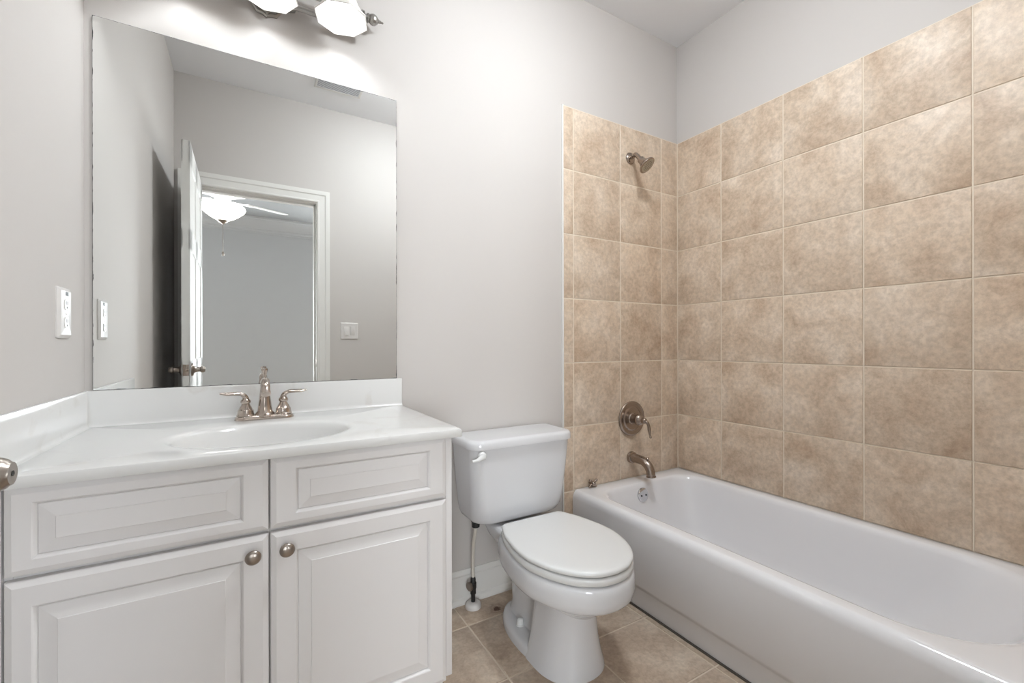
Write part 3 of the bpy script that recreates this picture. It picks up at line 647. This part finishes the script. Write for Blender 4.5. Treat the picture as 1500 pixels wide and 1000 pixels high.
for rr, n in ((.008, 6), (.016, 12), (.024, 18)):
    for k in range(n):
        a = 2*PI*k/n; lathe(b, hb+hdir*.0605+u_*rr*math.cos(a)+v_*rr*math.sin(a), hdir, [(0, .0017), (.0012, .0013), (.0013, 0)], 8, mi=1)
part('spray_face', b, [mat('pale spray face', 'b9b09f', .4, .3), M['dark']], hd, 30, 'pale spray plate with dark nozzles')

# ------------------------------------------------------------------ outlet on the left wall
oy0, oy1, oz0, oz1 = 1.4805, 1.5690, 1.0965, 1.2225
ol = root('wall_outlet', (XL, 1.525, 1.16), 'white wall outlet with small dark sticker left of the mirror', 'outlet')
b = B()
def op(i, h, r): return [Vector((XL+h, p.x, p.y)) for p in rrect(oy0+i, oy1-i, oz0+i, oz1-i, 0, r, 4)]
loft(b, [op(0, 0, .004), op(0, .003, .004), op(.006, .0072, .004), op(.009, .008, .003)]); part('cover_plate', b, M['plate'], ol, 30)
for z in (1.135, 1.180):
    b = B(); c = [Vector((XL+.0085, 1.525+.0155*math.cos(a), z+max(-.0135, min(.0135, .0175*math.sin(a))))) for a in [2*PI*k/32 for k in range(32)]]
    loft(b, [[p-Vector((.002, 0, 0)) for p in c], [p+Vector((.001, 0, 0)) for p in c]])
    for dy in (-.006, .006): box(b, XL+.0092, 1.525+dy-.0012, z+.000, XL+.0098, 1.525+dy+.0012, z+.009, mi=1)
    lathe(b, (XL+.0092, 1.525, z-.007), (1, 0, 0), [(0, .0025), (.0006, .0025)], 10, mi=1)
    part('receptacle', b, [M['plate'], M['dark']], ol, 30)
b = B(); lathe(b, (XL+.0078, 1.525, 1.1575), (1, 0, 0), [(0, .003), (.001, .0028), (.0012, 0)], 12); part('screw', b, M['satin'], ol)
b = B(); box(b, XL+.0078, 1.522, 1.203, XL+.0084, 1.540, 1.2125)
for k in range(3): box(b, XL+.0083, 1.5235+.0055*k, 1.2055, XL+.0087, 1.5265+.0055*k, 1.2105, mi=1)
part('sticker', b, [M['black'], M['grey']], ol, 0, 'small dark sticker')

# ------------------------------------------------------------------ light switch on the doorway wall (seen in the mirror)
sw = root('light_switch', (.632, YF, 1.181), 'white double rocker light switch beside the doorway, seen in the mirror', 'light switch')
b = B()
def sp_(i, h, r): return [Vector((p.x, YF+h, p.y)) for p in rrect(.572+i, .694-i, 1.121+i, 1.241-i, 0, r, 4)]
loft(b, [sp_(0, 0, .004), sp_(0, .003, .004), sp_(.004, .006, .003)]); part('cover_plate', b, M['plate'], sw, 30)
for x, q in ((.611, 1), (.655, -1)):
    b = B(); box(b, -.0165, -.003, -.033, .0165, .0022, .033, .001); xform(b, Matrix.Translation((x, YF+.0065, 1.181)) @ Matrix.Rotation(math.radians(q*4), 4, 'X')); part('rocker', b, M['plate'], sw)

# ------------------------------------------------------------------ ceiling vent (seen in the mirror)
cv = root('ceiling_vent', (.51, .31, CEIL), 'grey louvred ceiling vent just inside the mirror top, seen as reflection', 'vent')
b = B(); zc = CEIL
for x0, x1, y0, y1 in ((.365, .655, .225, .240), (.365, .655, .385, .400), (.365, .380, .240, .385), (.640, .655, .240, .385)): box(b, x0, y0, zc-.008, x1, y1, zc, .002)
part('frame', b, M['trim'], cv)
b = B()
for k in range(12):
    y = .247+k*.0118; xform_b = B(); box(xform_b, .380, -.0007, -.006, .640, .0007, .006); xform(xform_b, Matrix.Translation((0, y, zc-.006)) @ Matrix.Rotation(math.radians(68), 4, 'X'))
    me = bpy.data.meshes.new('tmp'); xform_b.to_mesh(me); xform_b.free(); b.from_mesh(me); bpy.data.meshes.remove(me)
part('slats', b, M['ceil'], cv, 0)
b = B(); box(b, .38, .24, zc-.0008, .64, .385, zc-.0002); part('duct_opening', b, M['grey'], cv, 0)

# ------------------------------------------------------------------ fill light added on the ceiling (above the frame)
dl = root('ceiling_fill', (*CEIL_FILL_XY, CEIL), 'added round fill light with white bowl, unseen on the ceiling', 'fill light')
b = B(); lathe(b, (*CEIL_FILL_XY, CEIL), (0, 0, -1), [(0, .17), (.018, .175), (.026, .168), (.026, .15)], 48); part('rim', b, M['satin'], dl, 40)
b = B(); lathe(b, (*CEIL_FILL_XY, CEIL-.02), (0, 0, -1), [(0, .163), (.012, .165), (.04, .152), (.066, .118), (.084, .07), (.091, .025), (.092, 0)], 48); part('fill_bowl', b, M['fillbowl'], dl, 40)

# ------------------------------------------------------------------ ceiling fan in the bedroom (seen in the mirror)
GX, GY = -.21, -1.385
fan = root('ceiling_fan', (GX, GY, BC), 'white bedroom ceiling fan with lit glass bowl, seen in the mirror', 'ceiling fan')
b = B(); lathe(b, (GX, GY, BC), (0, 0, -1), [(0, .07), (.02, .07), (.045, .05), (.06, .02), (.17, .015), (.18, .03)], 32); part('canopy', b, M['fanwhite'], fan, 40)
b = B(); lathe(b, (GX, GY, BC-.17), (0, 0, -1), [(0, .03), (.02, .09), (.05, .125), (.13, .13), (.165, .11), (.18, .07), (.21, .065), (.225, .06)], 40); part('motor_housing', b, M['fanwhite'], fan, 40)
BZ = BC-.385
for k in range(5):
    a = math.radians(-24.5+72*k); c, s = math.cos(a), math.sin(a)
    P = lambda r, t, z=0: Vector((GX+r*c-t*s, GY+r*s+t*c, BZ+z-t*.17))
    b = B(); ol_ = [(.19, -.05), (.50, -.068), (.565, -.058), (.585, -.03), (.585, .03), (.565, .058), (.50, .068), (.19, .05)]
    loft(b, [[P(r, t, 0) for r, t in ol_], [P(r, t, .007) for r, t in ol_]]); bl = part('blade', b, M['fanwhite'], fan, 30)
    b = B(); ol2 = [(.09, -.018), (.15, -.02), (.20, -.045), (.25, -.03), (.27, 0), (.25, .03), (.20, .045), (.15, .02), (.09, .018)]
    loft(b, [[P(r, t, -.006) for r, t in ol2], [P(r, t, -.0005) for r, t in ol2]]); part('blade_bracket', b, M['fanwhite'], bl, 30)
BT = BC-.415
b = B(); lathe(b, (GX, GY, BT), (0, 0, -1), [(0, .06), (.004, .105), (.012, .145), (.03, .172), (.05, .178), (.07, .168), (.10, .135), (.13, .095), (.155, .05), (.165, .015), (.166, 0)], 44); part('light_bowl', b, M['fanbowl'], fan, 40)
b = B(); lathe(b, (GX, GY, BT-.158), (0, 0, -1), [(0, .045), (.01, .04), (.025, .018), (.034, .006), (.036, 0)], 20); part('bowl_cap', b, M['satin'], fan, 40)
b = B(); tube(b, [(GX, GY, BT-.19), (GX, GY, BT-.435)], .0028, 8); pc = part('pull_chain', b, M['satin'], fan)
b = B(); lathe(b, (GX, GY, BT-.435), (0, 0, -1), [(0, .003), (.008, .009), (.025, .012), (.042, .008), (.046, 0)], 14); part('pull_knob', b, M['satin'], pc, 40)
